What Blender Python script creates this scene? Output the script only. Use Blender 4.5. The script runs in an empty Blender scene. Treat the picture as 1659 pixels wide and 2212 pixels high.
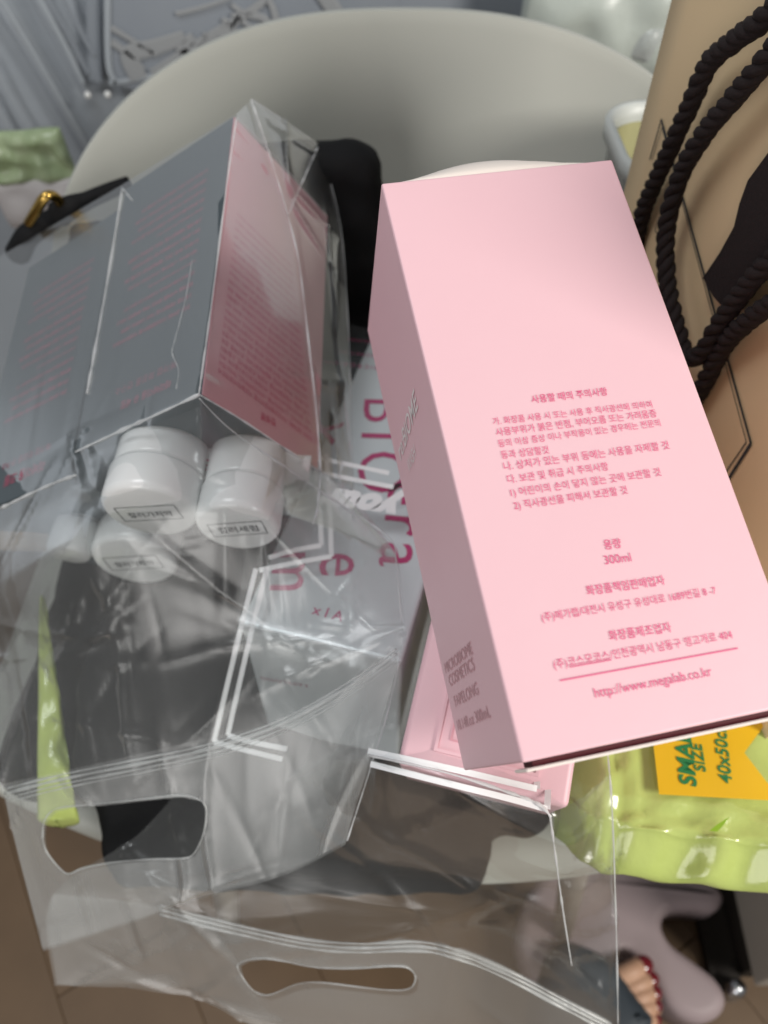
import bpy, bmesh, math, random
import numpy as np
from mathutils import Vector, Matrix, noise
random.seed(7)
S = bpy.context.scene
COL = S.collection

# ------------------------------------------------------------------ camera
CAM = Vector((0, 0, 0.90)); PITCH = math.radians(50); FPX = 1662.0
RT = Vector((1, 0, 0)); FW = Vector((0, math.cos(PITCH), -math.sin(PITCH))); DN = Vector((0, -math.sin(PITCH), -math.cos(PITCH)))
cd = bpy.data.cameras.new('camera'); cam = bpy.data.objects.new('camera', cd); COL.objects.link(cam)
cam.location = CAM; cam.rotation_euler = (math.radians(90) - PITCH, 0, 0)
cd.sensor_fit = 'VERTICAL'; cd.sensor_height = 24; cd.sensor_width = 18
cd.lens = 24 * FPX / 2212.0
cd.clip_start = 0.01; cd.clip_end = 50
cd.dof.use_dof = True; cd.dof.focus_distance = 0.235; cd.dof.aperture_fstop = 7.2
S.camera = cam

# ------------------------------------------------------------------ world, lamps, exposure
w = bpy.data.worlds.new('World'); S.world = w; w.use_nodes = True
bg = w.node_tree.nodes['Background']; bg.inputs[0].default_value = (0.77, 0.76, 0.75, 1); bg.inputs[1].default_value = 0.22

def area(name, loc, target, size, power, color, sizey=None):
    l = bpy.data.lights.new(name, 'AREA'); l.energy = power; l.color = color; l.size = size
    if sizey: l.shape = 'RECTANGLE'; l.size_y = sizey
    o = bpy.data.objects.new(name, l); COL.objects.link(o); o.location = loc
    o.rotation_euler = (Vector(target) - Vector(loc)).to_track_quat('-Z', 'Y').to_euler()
    return o
area('window_light', (1.17, -0.52, 1.43), (0.02, 0.22, 0.68), 0.40, 22.5, (1.0, 0.95, 0.88), 0.5)
area('cool_window_light', (-1.7, 1.35, 1.15), (-0.1, 0.3, 0.65), 2.0, 3.8, (0.78, 0.89, 1.0), 1.6)
area('added_overhead_fill', (-0.45, 0.12, 1.75), (-0.02, 0.25, 0.62), 0.35, 5.0, (0.96, 0.98, 1.0), 0.5)  # added fill with no real window behind it, brightens the silver carton
area('side_window_light', (-0.65, -1.25, 0.98), (-0.05, 0.25, 0.62), 0.7, 7.5, (1.0, 0.97, 0.94), 0.8)

S.view_settings.view_transform = 'Standard'; S.view_settings.look = 'None'
S.view_settings.gamma = 1; S.view_settings.exposure = 0.0; S.view_settings.use_curve_mapping = False
S.cycles.use_denoising = True; S.cycles.max_bounces = 10; S.cycles.transparent_max_bounces = 18
S.cycles.diffuse_bounces = 4; S.cycles.glossy_bounces = 4; S.cycles.transmission_bounces = 6
S.cycles.sample_clamp_indirect = 4

# ------------------------------------------------------------------ helpers
def ray(px, py):
    return RT * ((px - 829.5) / FPX) + DN * ((py - 1106.0) / FPX) + FW
def P(px, py, d):
    return CAM + ray(px, py) * d
def Pz(px, py, z):
    r = ray(px, py); return CAM + r * ((z - CAM.z) / r.z)
def Py(px, py, y):
    r = ray(px, py); return CAM + r * ((y - CAM.y) / r.y)
def proj(p):
    v = p - CAM; d = v.dot(FW); return (829.5 + FPX * v.dot(RT) / d, 1106 + FPX * v.dot(DN) / d, d)

def tag(o, label=None, cat=None, group=None, kind=None):
    if label: o['label'] = label
    if cat: o['category'] = cat
    if group: o['group'] = group
    if kind: o['kind'] = kind
    return o
def empty(name, loc, label, cat, group=None):
    o = bpy.data.objects.new(name, None); COL.objects.link(o); o.location = loc; o.empty_display_size = .02
    return tag(o, label, cat, group)
def link(name, me, mat, parent=None):
    o = bpy.data.objects.new(name, me); COL.objects.link(o)
    if mat and not me.materials: me.materials.append(mat)
    if parent:
        o.parent = parent; o.matrix_parent_inverse = Matrix.Translation(parent.location).inverted()
    return o
def mk(name, V, Fc, mat, parent=None, smooth=False):
    me = bpy.data.meshes.new(name); me.from_pydata([tuple(v) for v in V], [], Fc); me.update()
    if smooth:
        for p in me.polygons: p.use_smooth = True
    return link(name, me, mat, parent)
def from_bm(name, bm, mat, parent=None, smooth=False):
    me = bpy.data.meshes.new(name); bm.normal_update(); bm.to_mesh(me); bm.free()
    if smooth:
        for p in me.polygons: p.use_smooth = True
    return link(name, me, mat, parent)
def boxmesh(O, ax, ay, az, bevel=.0006, seg=2):
    """box spanned by three edge vectors from corner O"""
    bm = bmesh.new(); vs = []
    for k in range(8):
        vs.append(bm.verts.new(O + ax * (k & 1) + ay * ((k >> 1) & 1) + az * ((k >> 2) & 1)))
    for f in ((0, 2, 3, 1), (4, 5, 7, 6), (0, 1, 5, 4), (2, 6, 7, 3), (0, 4, 6, 2), (1, 3, 7, 5)):
        bm.faces.new([vs[i] for i in f])
    bmesh.ops.recalc_face_normals(bm, faces=bm.faces)
    if bevel: bmesh.ops.bevel(bm, geom=bm.edges[:], offset=bevel, segments=seg, affect='EDGES', profile=.5)
    return bm
def cr(p0, p1, p2, p3, t):
    return .5 * ((2 * p1) + (p2 - p0) * t + (2 * p0 - 5 * p1 + 4 * p2 - p3) * t * t + (3 * p1 - p0 - 3 * p2 + p3) * t * t * t)
def crpath(pts, n, closed=False):
    out = []; m = len(pts)
    for i in range(m if closed else m - 1):
        g = (lambda k: pts[k % m]) if closed else (lambda k: pts[min(max(k, 0), m - 1)])
        for j in range(n): out.append(cr(g(i - 1), g(i), g(i + 1), g(i + 2), j / n))
    if not closed: out.append(pts[-1].copy())
    return out
def frames(path):
    T = []; N = []
    n = len(path)
    for i in range(n):
        T.append((path[min(i + 1, n - 1)] - path[max(i - 1, 0)]).normalized())
    u = T[0].orthogonal().normalized()
    for i in range(n):
        u = (u - T[i] * u.dot(T[i])).normalized(); N.append(u.copy())
    return T, N
def tube(path, r, k=8, cap=True, V=None, Fc=None):
    V = [] if V is None else V; Fc = [] if Fc is None else Fc
    b = len(V); T, N = frames(path)
    for i, p in enumerate(path):
        B = T[i].cross(N[i]); rr = r(i / (len(path) - 1)) if callable(r) else r
        for j in range(k):
            a = 2 * math.pi * j / k; V.append(p + (N[i] * math.cos(a) + B * math.sin(a)) * rr)
    for i in range(len(path) - 1):
        for j in range(k):
            Fc.append((b + i * k + j, b + i * k + (j + 1) % k, b + (i + 1) * k + (j + 1) % k, b + (i + 1) * k + j))
    if cap:
        Fc.append(tuple(b + j for j in range(k))[::-1]); e = b + (len(path) - 1) * k; Fc.append(tuple(e + j for j in range(k)))
    return V, Fc
def lathe(prof, O, axis, k=40):
    """prof: (distance along axis, radius)"""
    u = axis.orthogonal().normalized(); v = axis.cross(u); V = []; Fc = []
    for s, r in prof:
        for j in range(k):
            a = 2 * math.pi * j / k; V.append(O + axis * s + (u * math.cos(a) + v * math.sin(a)) * r)
    for i in range(len(prof) - 1):
        for j in range(k): Fc.append((i * k + j, i * k + (j + 1) % k, (i + 1) * k + (j + 1) % k, (i + 1) * k + j))
    Fc.append(tuple(range(k))[::-1]); e = (len(prof) - 1) * k; Fc.append(tuple(e + j for j in range(k)))
    return V, Fc

# ------------------------------------------------------------------ materials
def mat(name, col, rough=.5, metal=0, spec=.5, bump=None, vary=None, coat=0, sheen=0):
    m = bpy.data.materials.new(name); m.use_nodes = True; nt = m.node_tree; N = nt.nodes; b = N['Principled BSDF']
    b.inputs['Base Color'].default_value = (*col, 1); b.inputs['Roughness'].default_value = rough
    b.inputs['Metallic'].default_value = metal; b.inputs['Specular IOR Level'].default_value = spec
    b.inputs['Coat Weight'].default_value = coat; b.inputs['Sheen Weight'].default_value = sheen
    tc = N.new('ShaderNodeTexCoord')
    if vary:
        sc, col2, detail = vary
        n = N.new('ShaderNodeTexNoise'); n.inputs['Scale'].default_value = sc; n.inputs['Detail'].default_value = detail
        r = N.new('ShaderNodeMix'); r.data_type = 'RGBA'
        r.inputs[6].default_value = (*col, 1); r.inputs[7].default_value = (*col2, 1)
        nt.links.new(tc.outputs['Object'], n.inputs['Vector']); nt.links.new(n.outputs[0], r.inputs[0]); nt.links.new(r.outputs[2], b.inputs['Base Color'])
    if bump:
        sc, st, dist = bump
        n = N.new('ShaderNodeTexNoise'); n.inputs['Scale'].default_value = sc; n.inputs['Detail'].default_value = 5
        bp = N.new('ShaderNodeBump'); bp.inputs['Strength'].default_value = st; bp.inputs['Distance'].default_value = dist
        nt.links.new(tc.outputs['Object'], n.inputs['Vector']); nt.links.new(n.outputs[0], bp.inputs['Height']); nt.links.new(bp.outputs[0], b.inputs['Normal'])
    return m
def film(name, haze, gloss, rough, tint=(.97, .98, .98), bscale=45, bstr=.5, blend=.18, hazecol=(.8, .82, .82), base=.03, crease=.0007):
    """thin clear polythene: see-through, a little milky, glossy at glancing angles"""
    m = bpy.data.materials.new(name); m.use_nodes = True; nt = m.node_tree; N = nt.nodes; L = nt.links; N.clear()
    out = N.new('ShaderNodeOutputMaterial'); tr = N.new('ShaderNodeBsdfTransparent'); tr.inputs[0].default_value = (*tint, 1)
    df = N.new('ShaderNodeBsdfDiffuse'); df.inputs[0].default_value = (*hazecol, 1)
    tl = N.new('ShaderNodeBsdfTranslucent'); tl.inputs[0].default_value = (*hazecol, 1)
    hz = N.new('ShaderNodeMixShader'); hz.inputs[0].default_value = .4; L.new(df.outputs[0], hz.inputs[1]); L.new(tl.outputs[0], hz.inputs[2])
    gl = N.new('ShaderNodeBsdfGlossy'); gl.inputs['Roughness'].default_value = rough; gl.inputs[0].default_value = (1, 1, 1, 1)
    tc = N.new('ShaderNodeTexCoord')
    n1 = N.new('ShaderNodeTexNoise'); n1.inputs['Scale'].default_value = bscale; n1.inputs['Detail'].default_value = 4; n1.inputs['Distortion'].default_value = 1.2
    n2 = N.new('ShaderNodeTexNoise'); n2.inputs['Scale'].default_value = bscale * .35; n2.inputs['Detail'].default_value = 3
    ad = N.new('ShaderNodeMath'); ad.operation = 'ADD'; L.new(n1.outputs[0], ad.inputs[0]); L.new(n2.outputs[0], ad.inputs[1])
    mp = N.new('ShaderNodeMapping'); mp.inputs['Rotation'].default_value = (.85, .25, .9); mp.inputs['Scale'].default_value = (1, .5, .6); L.new(tc.outputs['Object'], mp.inputs[0])
    for n in (n1, n2): L.new(mp.outputs[0], n.inputs['Vector'])
    for n in (n1, n2): n.noise_dimensions = '2D'
    n1.inputs['Detail'].default_value = 1; n2.inputs['Detail'].default_value = 1
    hs = N.new('ShaderNodeMath'); hs.operation = 'MULTIPLY_ADD'; hs.inputs[1].default_value = .004 * bstr; hs.inputs[2].default_value = 0; L.new(ad.outputs[0], hs.inputs[0])
    bp = N.new('ShaderNodeBump'); bp.inputs['Strength'].default_value = 1; bp.inputs['Distance'].default_value = 1
    L.new(hs.outputs[0], bp.inputs['Height'])
    for s in (gl, df): L.new(bp.outputs[0], s.inputs['Normal'])
    # uneven milkiness
    mr = N.new('ShaderNodeMapRange'); mr.inputs[1].default_value = .3; mr.inputs[2].default_value = .7
    mr.inputs[3].default_value = haze * .65; mr.inputs[4].default_value = haze * 1.35
    L.new(n2.outputs[0], mr.inputs[0])
    m1 = N.new('ShaderNodeMixShader'); L.new(mr.outputs[0], m1.inputs[0]); L.new(tr.outputs[0], m1.inputs[1]); L.new(hz.outputs[0], m1.inputs[2])
    lw = N.new('ShaderNodeLayerWeight'); lw.inputs['Blend'].default_value = blend; L.new(bp.outputs[0], lw.inputs['Normal'])
    mu = N.new('ShaderNodeMath'); mu.operation = 'MULTIPLY_ADD'; mu.inputs[1].default_value = gloss; mu.inputs[2].default_value = base; L.new(lw.outputs['Fresnel'], mu.inputs[0])
    m2 = N.new('ShaderNodeMixShader'); L.new(mu.outputs[0], m2.inputs[0]); L.new(m1.outputs[0], m2.inputs[1]); L.new(gl.outputs[0], m2.inputs[2])
    L.new(m2.outputs[0], out.inputs[0])
    return m
M = {}
M['pink'] = mat('pink_board', (.79, .505, .558), .45, bump=(40, .22, .0012), vary=(22, (.81, .53, .585), 5))
M['cream'] = mat('cream_board', (.88, .80, .74), .7)
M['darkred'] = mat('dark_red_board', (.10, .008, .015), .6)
M['pinkink'] = mat('pink_ink', (.74, .13, .27), .5)
M['palepinkink'] = mat('dull_pink_ink', (.58, .33, .36), .5)
M['silverink'] = mat('silver_ink', (.85, .80, .80), .4)
M['bpink'] = mat('bag_pink_board', (.72, .36, .42), .45)
M['bshade'] = mat('shaded_pink_board', (.050, .070, .080), .33, bump=(300, .08, .0006), vary=(12, (.075, .095, .105), 3))  # shade and sky reflection on pink board, put into the colour
M['redink'] = mat('dull_red_ink', (.42, .11, .17), .6)
M['brightred'] = mat('crimson_ink', (.62, .05, .17), .6)
M['silver'] = mat('silver_foil', (.74, .79, .82), .3, .15, bump=(60, .12, .002), vary=(9, (.80, .84, .86), 4))
M['magenta'] = mat('magenta_ink', (.55, .02, .17), .45)
M['white'] = mat('white_plastic', (.90, .91, .90), .22, vary=(20, (.85, .86, .86), 2))
M['whiteprint'] = mat('white_print', (.92, .93, .94), .45)
M['blackink'] = mat('black_ink', (.03, .035, .04), .6)
M['chair'] = mat('chair_plastic', (.50, .51, .465), .5, bump=(1400, .12, .0005), vary=(6, (.52, .53, .485), 3))
M['blackbag'] = mat('black_fabric', (.008, .008, .009), .8, spec=.25, bump=(500, .3, .001))
M['gold'] = mat('brass', (.55, .36, .10), .25, 1)
M['kraft'] = mat('beige_paper', (.74, .57, .345), .55, bump=(700, .08, .0005), vary=(14, (.70, .53, .32), 4))
M['rope'] = mat('black_cord', (.018, .012, .012), .8, spec=.3, bump=(900, .5, .001))
M['frost'] = mat('frosted_plastic', (.60, .63, .61), .4)
M['olive'] = mat('pale_olive_paper', (.50, .48, .27), .6, vary=(15, (.44, .43, .22), 3))
M['lime'] = mat('lime_film', (.47, .58, .14), .2, coat=.4, bump=(60, .35, .003), vary=(18, (.55, .65, .22), 3))
M['orange'] = mat('orange_print', (.87, .55, .02), .3, vary=(25, (.82, .50, .015), 2))
M['green'] = mat('green_print', (.02, .22, .07), .4)
M['leaf'] = mat('leaf_print', (.28, .50, .03), .4)
M['wood'] = mat('floor_wood', (.105, .066, .036), .5, vary=(14, (.165, .105, .058), 8), bump=(200, .1, .001))
M['floorbase'] = mat('floor_base', (.05, .035, .02), .8)
M['mauve'] = mat('mauve_rubber', (.36, .29, .30), .55)
M['skin'] = mat('skin', (.60, .38, .25), .5, vary=(60, (.52, .29, .19), 3))
M['nail'] = mat('nail_polish', (.16, .012, .02), .15, coat=.8)
M['navy'] = mat('navy_rubber', (.03, .042, .055), .6)
M['taupe'] = mat('taupe_panel', (.34, .31, .27), .55)
M['dark'] = mat('plinth_and_shade_dark', (.012, .008, .005), .7)
M['metal'] = mat('steel', (.6, .62, .65), .25, 1)
M['vinyl'] = mat('grey_vinyl', (.31, .345, .39), .45, vary=(22, (.39, .43, .47), 5), bump=(30, .2, .004))
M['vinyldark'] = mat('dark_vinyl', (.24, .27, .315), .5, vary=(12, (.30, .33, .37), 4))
M['vinylseam'] = mat('vinyl_seam', (.255, .285, .325), .5)
M['vinyllight'] = mat('pale_vinyl', (.38, .42, .46), .5)
M['tan'] = mat('tan_print', (.315, .33, .345), .7)
M['pack_green'] = mat('pack_green', (.24, .34, .15), .3, vary=(60, (.50, .58, .40), 4))
M['pack_white'] = mat('pack_white', (.46, .43, .43), .4, vary=(18, (.55, .53, .53), 3))
M['crumple'] = mat('crumpled_white_film', (.55, .60, .56), .3, bump=(40, .3, .004), vary=(14, (.48, .53, .49), 3))
M['peach'] = mat('peach_paper', (.62, .48, .34), .6, vary=(20, (.50, .36, .25), 4))
M['film1'] = film('clear_film_bag', .07, .38, .27, bscale=26, bstr=.13, base=.045)
M['film1b'] = film('clear_film_header', .23, .36, .30, bscale=26, bstr=.13, base=.045)
M['film2'] = film('clear_film_lower_bag', .03, .2, .22, bscale=20, bstr=.13, base=.045)
M['film2b'] = film('clear_film_lower_header', .18, .26, .28, bscale=20, bstr=.13, base=.045)
M['seam'] = film('film_fold', .55, .6, .2, hazecol=(.88, .9, .92))
M['zip'] = film('zip_plastic', .34, .5, .25, hazecol=(.82, .84, .84))
M['foldglint'] = film('crease_highlight', .85, .5, .2, hazecol=(.95, .96, .97))  # near-white plastic carrying the highlight on film edges

# ------------------------------------------------------------------ text as flat mesh print
TC = {}
def text_mesh(s, bold=0.0, shear=0.0, spacing=1.0):
    if (s, bold, shear, spacing) in TC: return TC[(s, bold, shear, spacing)]
    c = bpy.data.curves.new('t', 'FONT'); c.body = s; c.size = 1; c.resolution_u = 3; c.offset = bold; c.shear = shear; c.space_character = spacing
    o = bpy.data.objects.new('t', c); COL.objects.link(o)
    dg = bpy.context.evaluated_depsgraph_get(); me = bpy.data.meshes.new_from_object(o.evaluated_get(dg))
    V = [v.co.copy() for v in me.vertices]; Fc = [tuple(p.vertices) for p in me.polygons]
    bpy.data.objects.remove(o); bpy.data.curves.remove(c); bpy.data.meshes.remove(me)
    TC[(s, bold, shear, spacing)] = (V, Fc)
    return V, Fc
class Panel:
    """a flat face (origin O, unit axes eu, ev down, outward normal n) that print can be laid on"""
    def __init__(s, O, eu, ev, n, lift=.00025): s.O, s.eu, s.ev, s.n, s.lift = O, eu, ev, n, lift; s.V = {}; s.F = {}
    def hit(s, px, py):
        r = ray(px, py); t = (s.O + s.n * s.lift - CAM).dot(s.n) / r.dot(s.n); return CAM + r * t
    def text(s, txt, a, b, ink, bold=0, shear=0, hfac=1.0, spacing=1.0, world=False):
        A = a if world else s.hit(*a); B = b if world else s.hit(*b)
        V, Fc = text_mesh(txt, bold, shear, spacing)
        if not V: return
        x0 = min(v.x for v in V); x1 = max(v.x for v in V)
        L = (B - A).length; e = (B - A).normalized(); up = s.n.cross(e).normalized(); k = L / (x1 - x0)
        W = s.V.setdefault(ink, []); Q = s.F.setdefault(ink, []); b0 = len(W)
        for v in V: W.append(A + e * ((v.x - x0) * k) + up * (v.y * k * hfac))
        Q += [tuple(b0 + i for i in f) for f in Fc]
    def line(s, a, b, wd, ink, world=False):
        A = a if world else s.hit(*a); B = b if world else s.hit(*b); e = (B - A).normalized(); up = s.n.cross(e) * (wd / 2)
        W = s.V.setdefault(ink, []); Q = s.F.setdefault(ink, []); b0 = len(W)
        W += [A - up, B - up, B + up, A + up]; Q.append((b0, b0 + 1, b0 + 2, b0 + 3))
    def poly(s, pts, ink):
        W = s.V.setdefault(ink, []); Q = s.F.setdefault(ink, []); b0 = len(W)
        W += [s.hit(*p) for p in pts]; Q.append(tuple(range(b0, b0 + len(pts))))
    def build(s, name, parent):
        for ink in s.V: mk(name, s.V[ink], s.F[ink], M[ink], parent)

# ================================================================== SETTING
# floor: base sheet and planks running diagonally
fl = mk('floor', [(-3, -3, -.012), (3, -3, -.012), (3, 3, -.012), (-3, 3, -.012)], [(0, 1, 2, 3)], M['floorbase']); tag(fl, kind='structure')
pa = math.radians(-58); pd = Vector((math.cos(pa), math.sin(pa), 0)); pn = Vector((-pd.y, pd.x, 0))
pmesh = None
for i in range(-8, 9):
    for j in range(-1, 2):
        c = pn * (i * .1164) + pd * (j * .9 + (i % 3) * .3) + Vector((0, .15, 0))
        if pmesh is None:
            bm = boxmesh(Vector((-.4495, -.058, -.012)), Vector((.899, 0, 0)), Vector((0, .116, 0)), Vector((0, 0, .012)), .0006, 1)
            o = from_bm('plank', bm, M['wood'], fl); pmesh = o.data
        else:
            o = link('plank', pmesh, None, fl)
        o.location = c; o.rotation_euler = (0, 0, pa)

# ------------------------------------------------------------------ chair
CX = .012
ch = empty('shell_chair', (CX, .3, 0), 'pale grey-green moulded plastic shell chair holding the whole pile', 'chair')
def chair_pt(a, b):
    HW = .248
    prof = [(.118, .432), (.128, .449), (.16, .452), (.25, .446), (.37, .447), (.45, .456), (.49, .49)]
    if b < .6:
        f = b / .6 * (len(prof) - 1); i = min(int(f), len(prof) - 2); t = f - i
        g = lambda k: Vector((0, *prof[min(max(k, 0), len(prof) - 1)]))
        v = cr(g(i - 1), g(i), g(i + 1), g(i + 2), t)
        edge = abs(a)
        wv = HW * (1 - .10 * (1 - min(1, b / .25)) ** 2)
        cf = .05 * abs(a) ** 3 * max(0, 1 - b / .3)
        curl = (b / .6) ** 3
        return Vector((CX + a * wv, v.y + cf - .07 * curl * a * a, v.z + .03 * a ** 4 * min(1, b / .2) + .03 * curl * a * a * 0))
    t = (b - .6) / .4
    h = (max(0, 1 - abs(a) ** 2.7)) ** (1 / 2.3)
    z = .49 + (.245 * h + .03 * abs(a)**4 * 0) * t + .03 * a ** 4
    y = .49 + .055 * math.sin(t * h * 1.35) - .07 * a * a * (1 - .15 * t)
    return Vector((CX + a * (HW - .0 * t), y, z))
NA, NB = 72, 70
V = []; Fc = []
for j in range(NB + 1):
    for i in range(NA + 1):
        a = -1 + 2 * i / NA; a = math.copysign(1 - (1 - abs(a)) ** 1.6, a)
        V.append(chair_pt(a, j / NB))
for j in range(NB):
    for i in range(NA):
        k = j * (NA + 1) + i; Fc.append((k, k + 1, k + NA + 2, k + NA + 1))
sh = mk('seat_shell', V, Fc, M['chair'], ch, True)
md = sh.modifiers.new('s', 'SOLIDIFY'); md.thickness = .007; md.offset = -1
md = sh.modifiers.new('b', 'BEVEL'); md.width = .0025; md.segments = 3; md.limit_method = 'ANGLE'; md.angle_limit = math.radians(50)
for sx in (-1, 1):
    for sy in (.17, .43):
        V, Fc = tube([Vector((CX + sx * .12, sy + (.02 if sy < .3 else -.02), .437)), Vector((CX + sx * .17, sy + (-.0 if sy < .3 else .05), .003))], lambda t: .014 - .005 * t, 16)
        mk('leg', V, Fc, M['taupe'], ch, True)

# ================================================================== BACKDROP THINGS behind the chair
YB = .80
vc = empty('vinyl_cover', (-.1, YB, 0), 'grey-blue clear vinyl cover with welded seams standing behind the chair', 'cover')
def quad_on(name, pts, y, m, th=.002, parent=None):
    q = [Py(px, py, y) for px, py in pts]; n = len(q); b = [v + Vector((0, th, 0)) for v in q]
    return mk(name, q + b, [tuple(range(n))[::-1], tuple(range(n, 2 * n))] + [(i, (i + 1) % n, n + (i + 1) % n, n + i) for i in range(n)], m, parent)
mk('sheet', [(-1.2, YB, .0), (1.2, YB, .0), (1.2, YB + .02, 1.3), (-1.2, YB + .02, 1.3), (-1.2, YB + .06, 0), (1.2, YB + .06, 0), (1.2, YB + .08, 1.3), (-1.2, YB + .08, 1.3)],
   [(3, 2, 1, 0), (4, 5, 6, 7), (0, 1, 5, 4), (2, 3, 7, 6), (1, 2, 6, 5), (3, 0, 4, 7)], M['vinyl'], vc)
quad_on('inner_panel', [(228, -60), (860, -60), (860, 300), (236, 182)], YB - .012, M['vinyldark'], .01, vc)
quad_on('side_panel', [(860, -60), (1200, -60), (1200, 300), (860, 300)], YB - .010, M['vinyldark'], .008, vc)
def flat(pts, wd, y, m, name, taper=0):
    path = crpath([Py(px, py, y) for px, py in pts], 8); V = []; Fc = []
    for i, p in enumerate(path):
        t = (path[min(i + 1, len(path) - 1)] - path[max(i - 1, 0)]).normalized(); n = Vector((-t.z, 0, t.x)) * wd * (1 - taper * i / len(path))
        V += [p - n, p - n * .7 - Vector((0, .0004, 0)), p + n * .7 - Vector((0, .0004, 0)), p + n]
        if i:
            k = 4 * i; Fc += [(k - 4 + q, k - 3 + q, k + 1 + q, k + q) for q in range(3)]
    mk(name, V, Fc, M[m], vc)
def strip(pts, wd, m, y=YB - .006): flat(pts, wd * .7, y, m, 'welded_seam')
strip([(-20, 0), (70, 140), (180, 330), (240, 440)], .0035, 'vinylseam'); strip([(-10, -20), (80, 128), (190, 320), (250, 430)], .003, 'vinyllight')
strip([(62, -20), (120, 90), (170, 182), (186, 205)], .003, 'vinylseam'); strip([(90, -20), (150, 80), (190, 160)], .0028, 'vinylseam'); strip([(75, -20), (135, 90), (180, 180)], .003, 'vinyllight')
strip([(200, -20), (203, 100), (206, 175)], .009, 'vinylseam', YB - .004); strip([(232, -20), (232, 90), (236, 150), (250, 180)], .0042, 'vinyllight', YB - .014)
strip([(130, -20), (175, 70), (203, 120)], .003, 'vinylseam'); strip([(236, 180), (300, 170), (380, 150)], .003, 'vinyllight', YB - .014)
strip([(-20, 205), (60, 350), (110, 430)], .003, 'vinyllight'); strip([(-20, 130), (40, 240), (120, 360)], .0025, 'vinyllight')
# pale branching print
def motif(pts, wd): flat(pts, wd * .75, YB - .0145, 'tan', 'printed_motif', .4)
for pts, wd in (([(330, 160), (420, 100), (500, 50), (560, 10), (580, -20)], .006), ([(430, 110), (440, 90), (445, 70)], .005), ([(395, 130), (400, 100), (420, 80)], .01), ([(450, 130), (470, 90), (500, 60), (520, 20)], .004),
                ([(480, 115), (470, 80), (490, 50)], .004), ([(530, 100), (500, 60), (480, 40)], .005), ([(560, 80), (530, 50), (500, 30)], .004), ([(590, 70), (570, 40), (530, 30), (500, 10)], .005),
                ([(300, 170), (280, 120), (340, 100), (400, 80)], .012), ([(600, 60), (590, 20), (570, -20)], .005), ([(740, 60), (720, 20), (690, -20)], .012), ([(380, 30), (440, 15), (500, -5)], .003), ([(240, 60), (290, 90), (340, 120)], .004), ([(240, 90), (280, 120), (310, 150)], .005)):
    motif(pts, wd)
for px, py in ((190, 204), (233, 203), (66, 300), (26, 314)):  # small white discs stand in for bright glints on the vinyl
    p = Py(px, py, YB - .10 if py > 250 else YB - .02); V, Fc = lathe([(0, .0032), (.002, .0032), (.004, .002), (.0045, .0005)], p, Vector((0, -1, 0)), 16); mk('glint_dot', V, Fc, M['white'], vc, True)

# green and white packet at the left edge, in a clear sleeve
gp = empty('green_packet', Py(40, 380, .70), 'blurred green and white packet behind the black handbag clasp', 'packet')
def pillow(O, eu, ev, n, lu, lv, th, nu=24, nv=18, amp=.004, sc=18, seed=0, pinch=.35):
    V = []; Fc = []
    for side in (1, -1):
        for j in range(nv + 1):
            for i in range(nu + 1):
                u = i / nu; v = j / nv; q = (max(0, (1 - (2 * u - 1) ** 4) * (1 - (2 * v - 1) ** 4))) ** pinch
                p = O + eu * (lu * u) + ev * (lv * v); d = noise.noise(p * sc + Vector((seed, side, 0))) * amp * q
                V.append(p + n * (side * th * .5 * q + d))
    N1 = (nu + 1) * (nv + 1)
    for s in (0, 1):
        for j in range(nv):
            for i in range(nu):
                k = s * N1 + j * (nu + 1) + i; f = (k, k + 1, k + nu + 2, k + nu + 1); Fc.append(f[::-1] if s == 0 else f)
    return V, Fc
n0 = Vector((0, -1, .35)).normalized()
a0, a1 = Py(-70, 290, .66), Py(128, 275, .66); eu = (a1 - a0).normalized(); ev = (Py(-40, 385, .66) - a0); ev = (ev - eu * ev.dot(eu)).normalized(); n0 = eu.cross(ev); n0 = n0 if n0.y < 0 else -n0
V, Fc = pillow(a0, eu, ev, n0, (a1 - a0).length, .044, .016, 60, 40, .008, 70); mk('green_half', V, Fc, M['pack_green'], gp, True)
V, Fc = pillow(a0 + ev * .040, eu, ev, n0, (a1 - a0).length * 1.12, .045, .022, 36, 24, .006, 40, 4); mk('white_half', V, Fc, M['pack_white'], gp, True)

# crumpled pale plastic at the top right
cp = empty('crumpled_plastic', Py(1330, 0, .74), 'crumpled pale greenish plastic bag behind the chair rim beside the paper bag', 'plastic bag')
O = Py(1150, -130, .74); V, Fc = pillow(O, Vector((1, 0, -.12)).normalized(), Vector((-.05, -.1, -1)).normalized(), Vector((0, -1, .1)).normalized(), .19, .085, .03, 60, 30, .009, 30, 3); mk('crumpled_sheet', V, Fc, M['crumple'], cp, True)
V, Fc = pillow(Py(1370, 20, .735), Vector((1, 0, -.3)).normalized(), Vector((-.1, -.1, -1)).normalized(), Vector((0, -1, .1)).normalized(), .08, .035, .03, 40, 24, .012, 45, 9); mk('clear_corner', V, Fc, M['seam'], cp, True)

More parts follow.
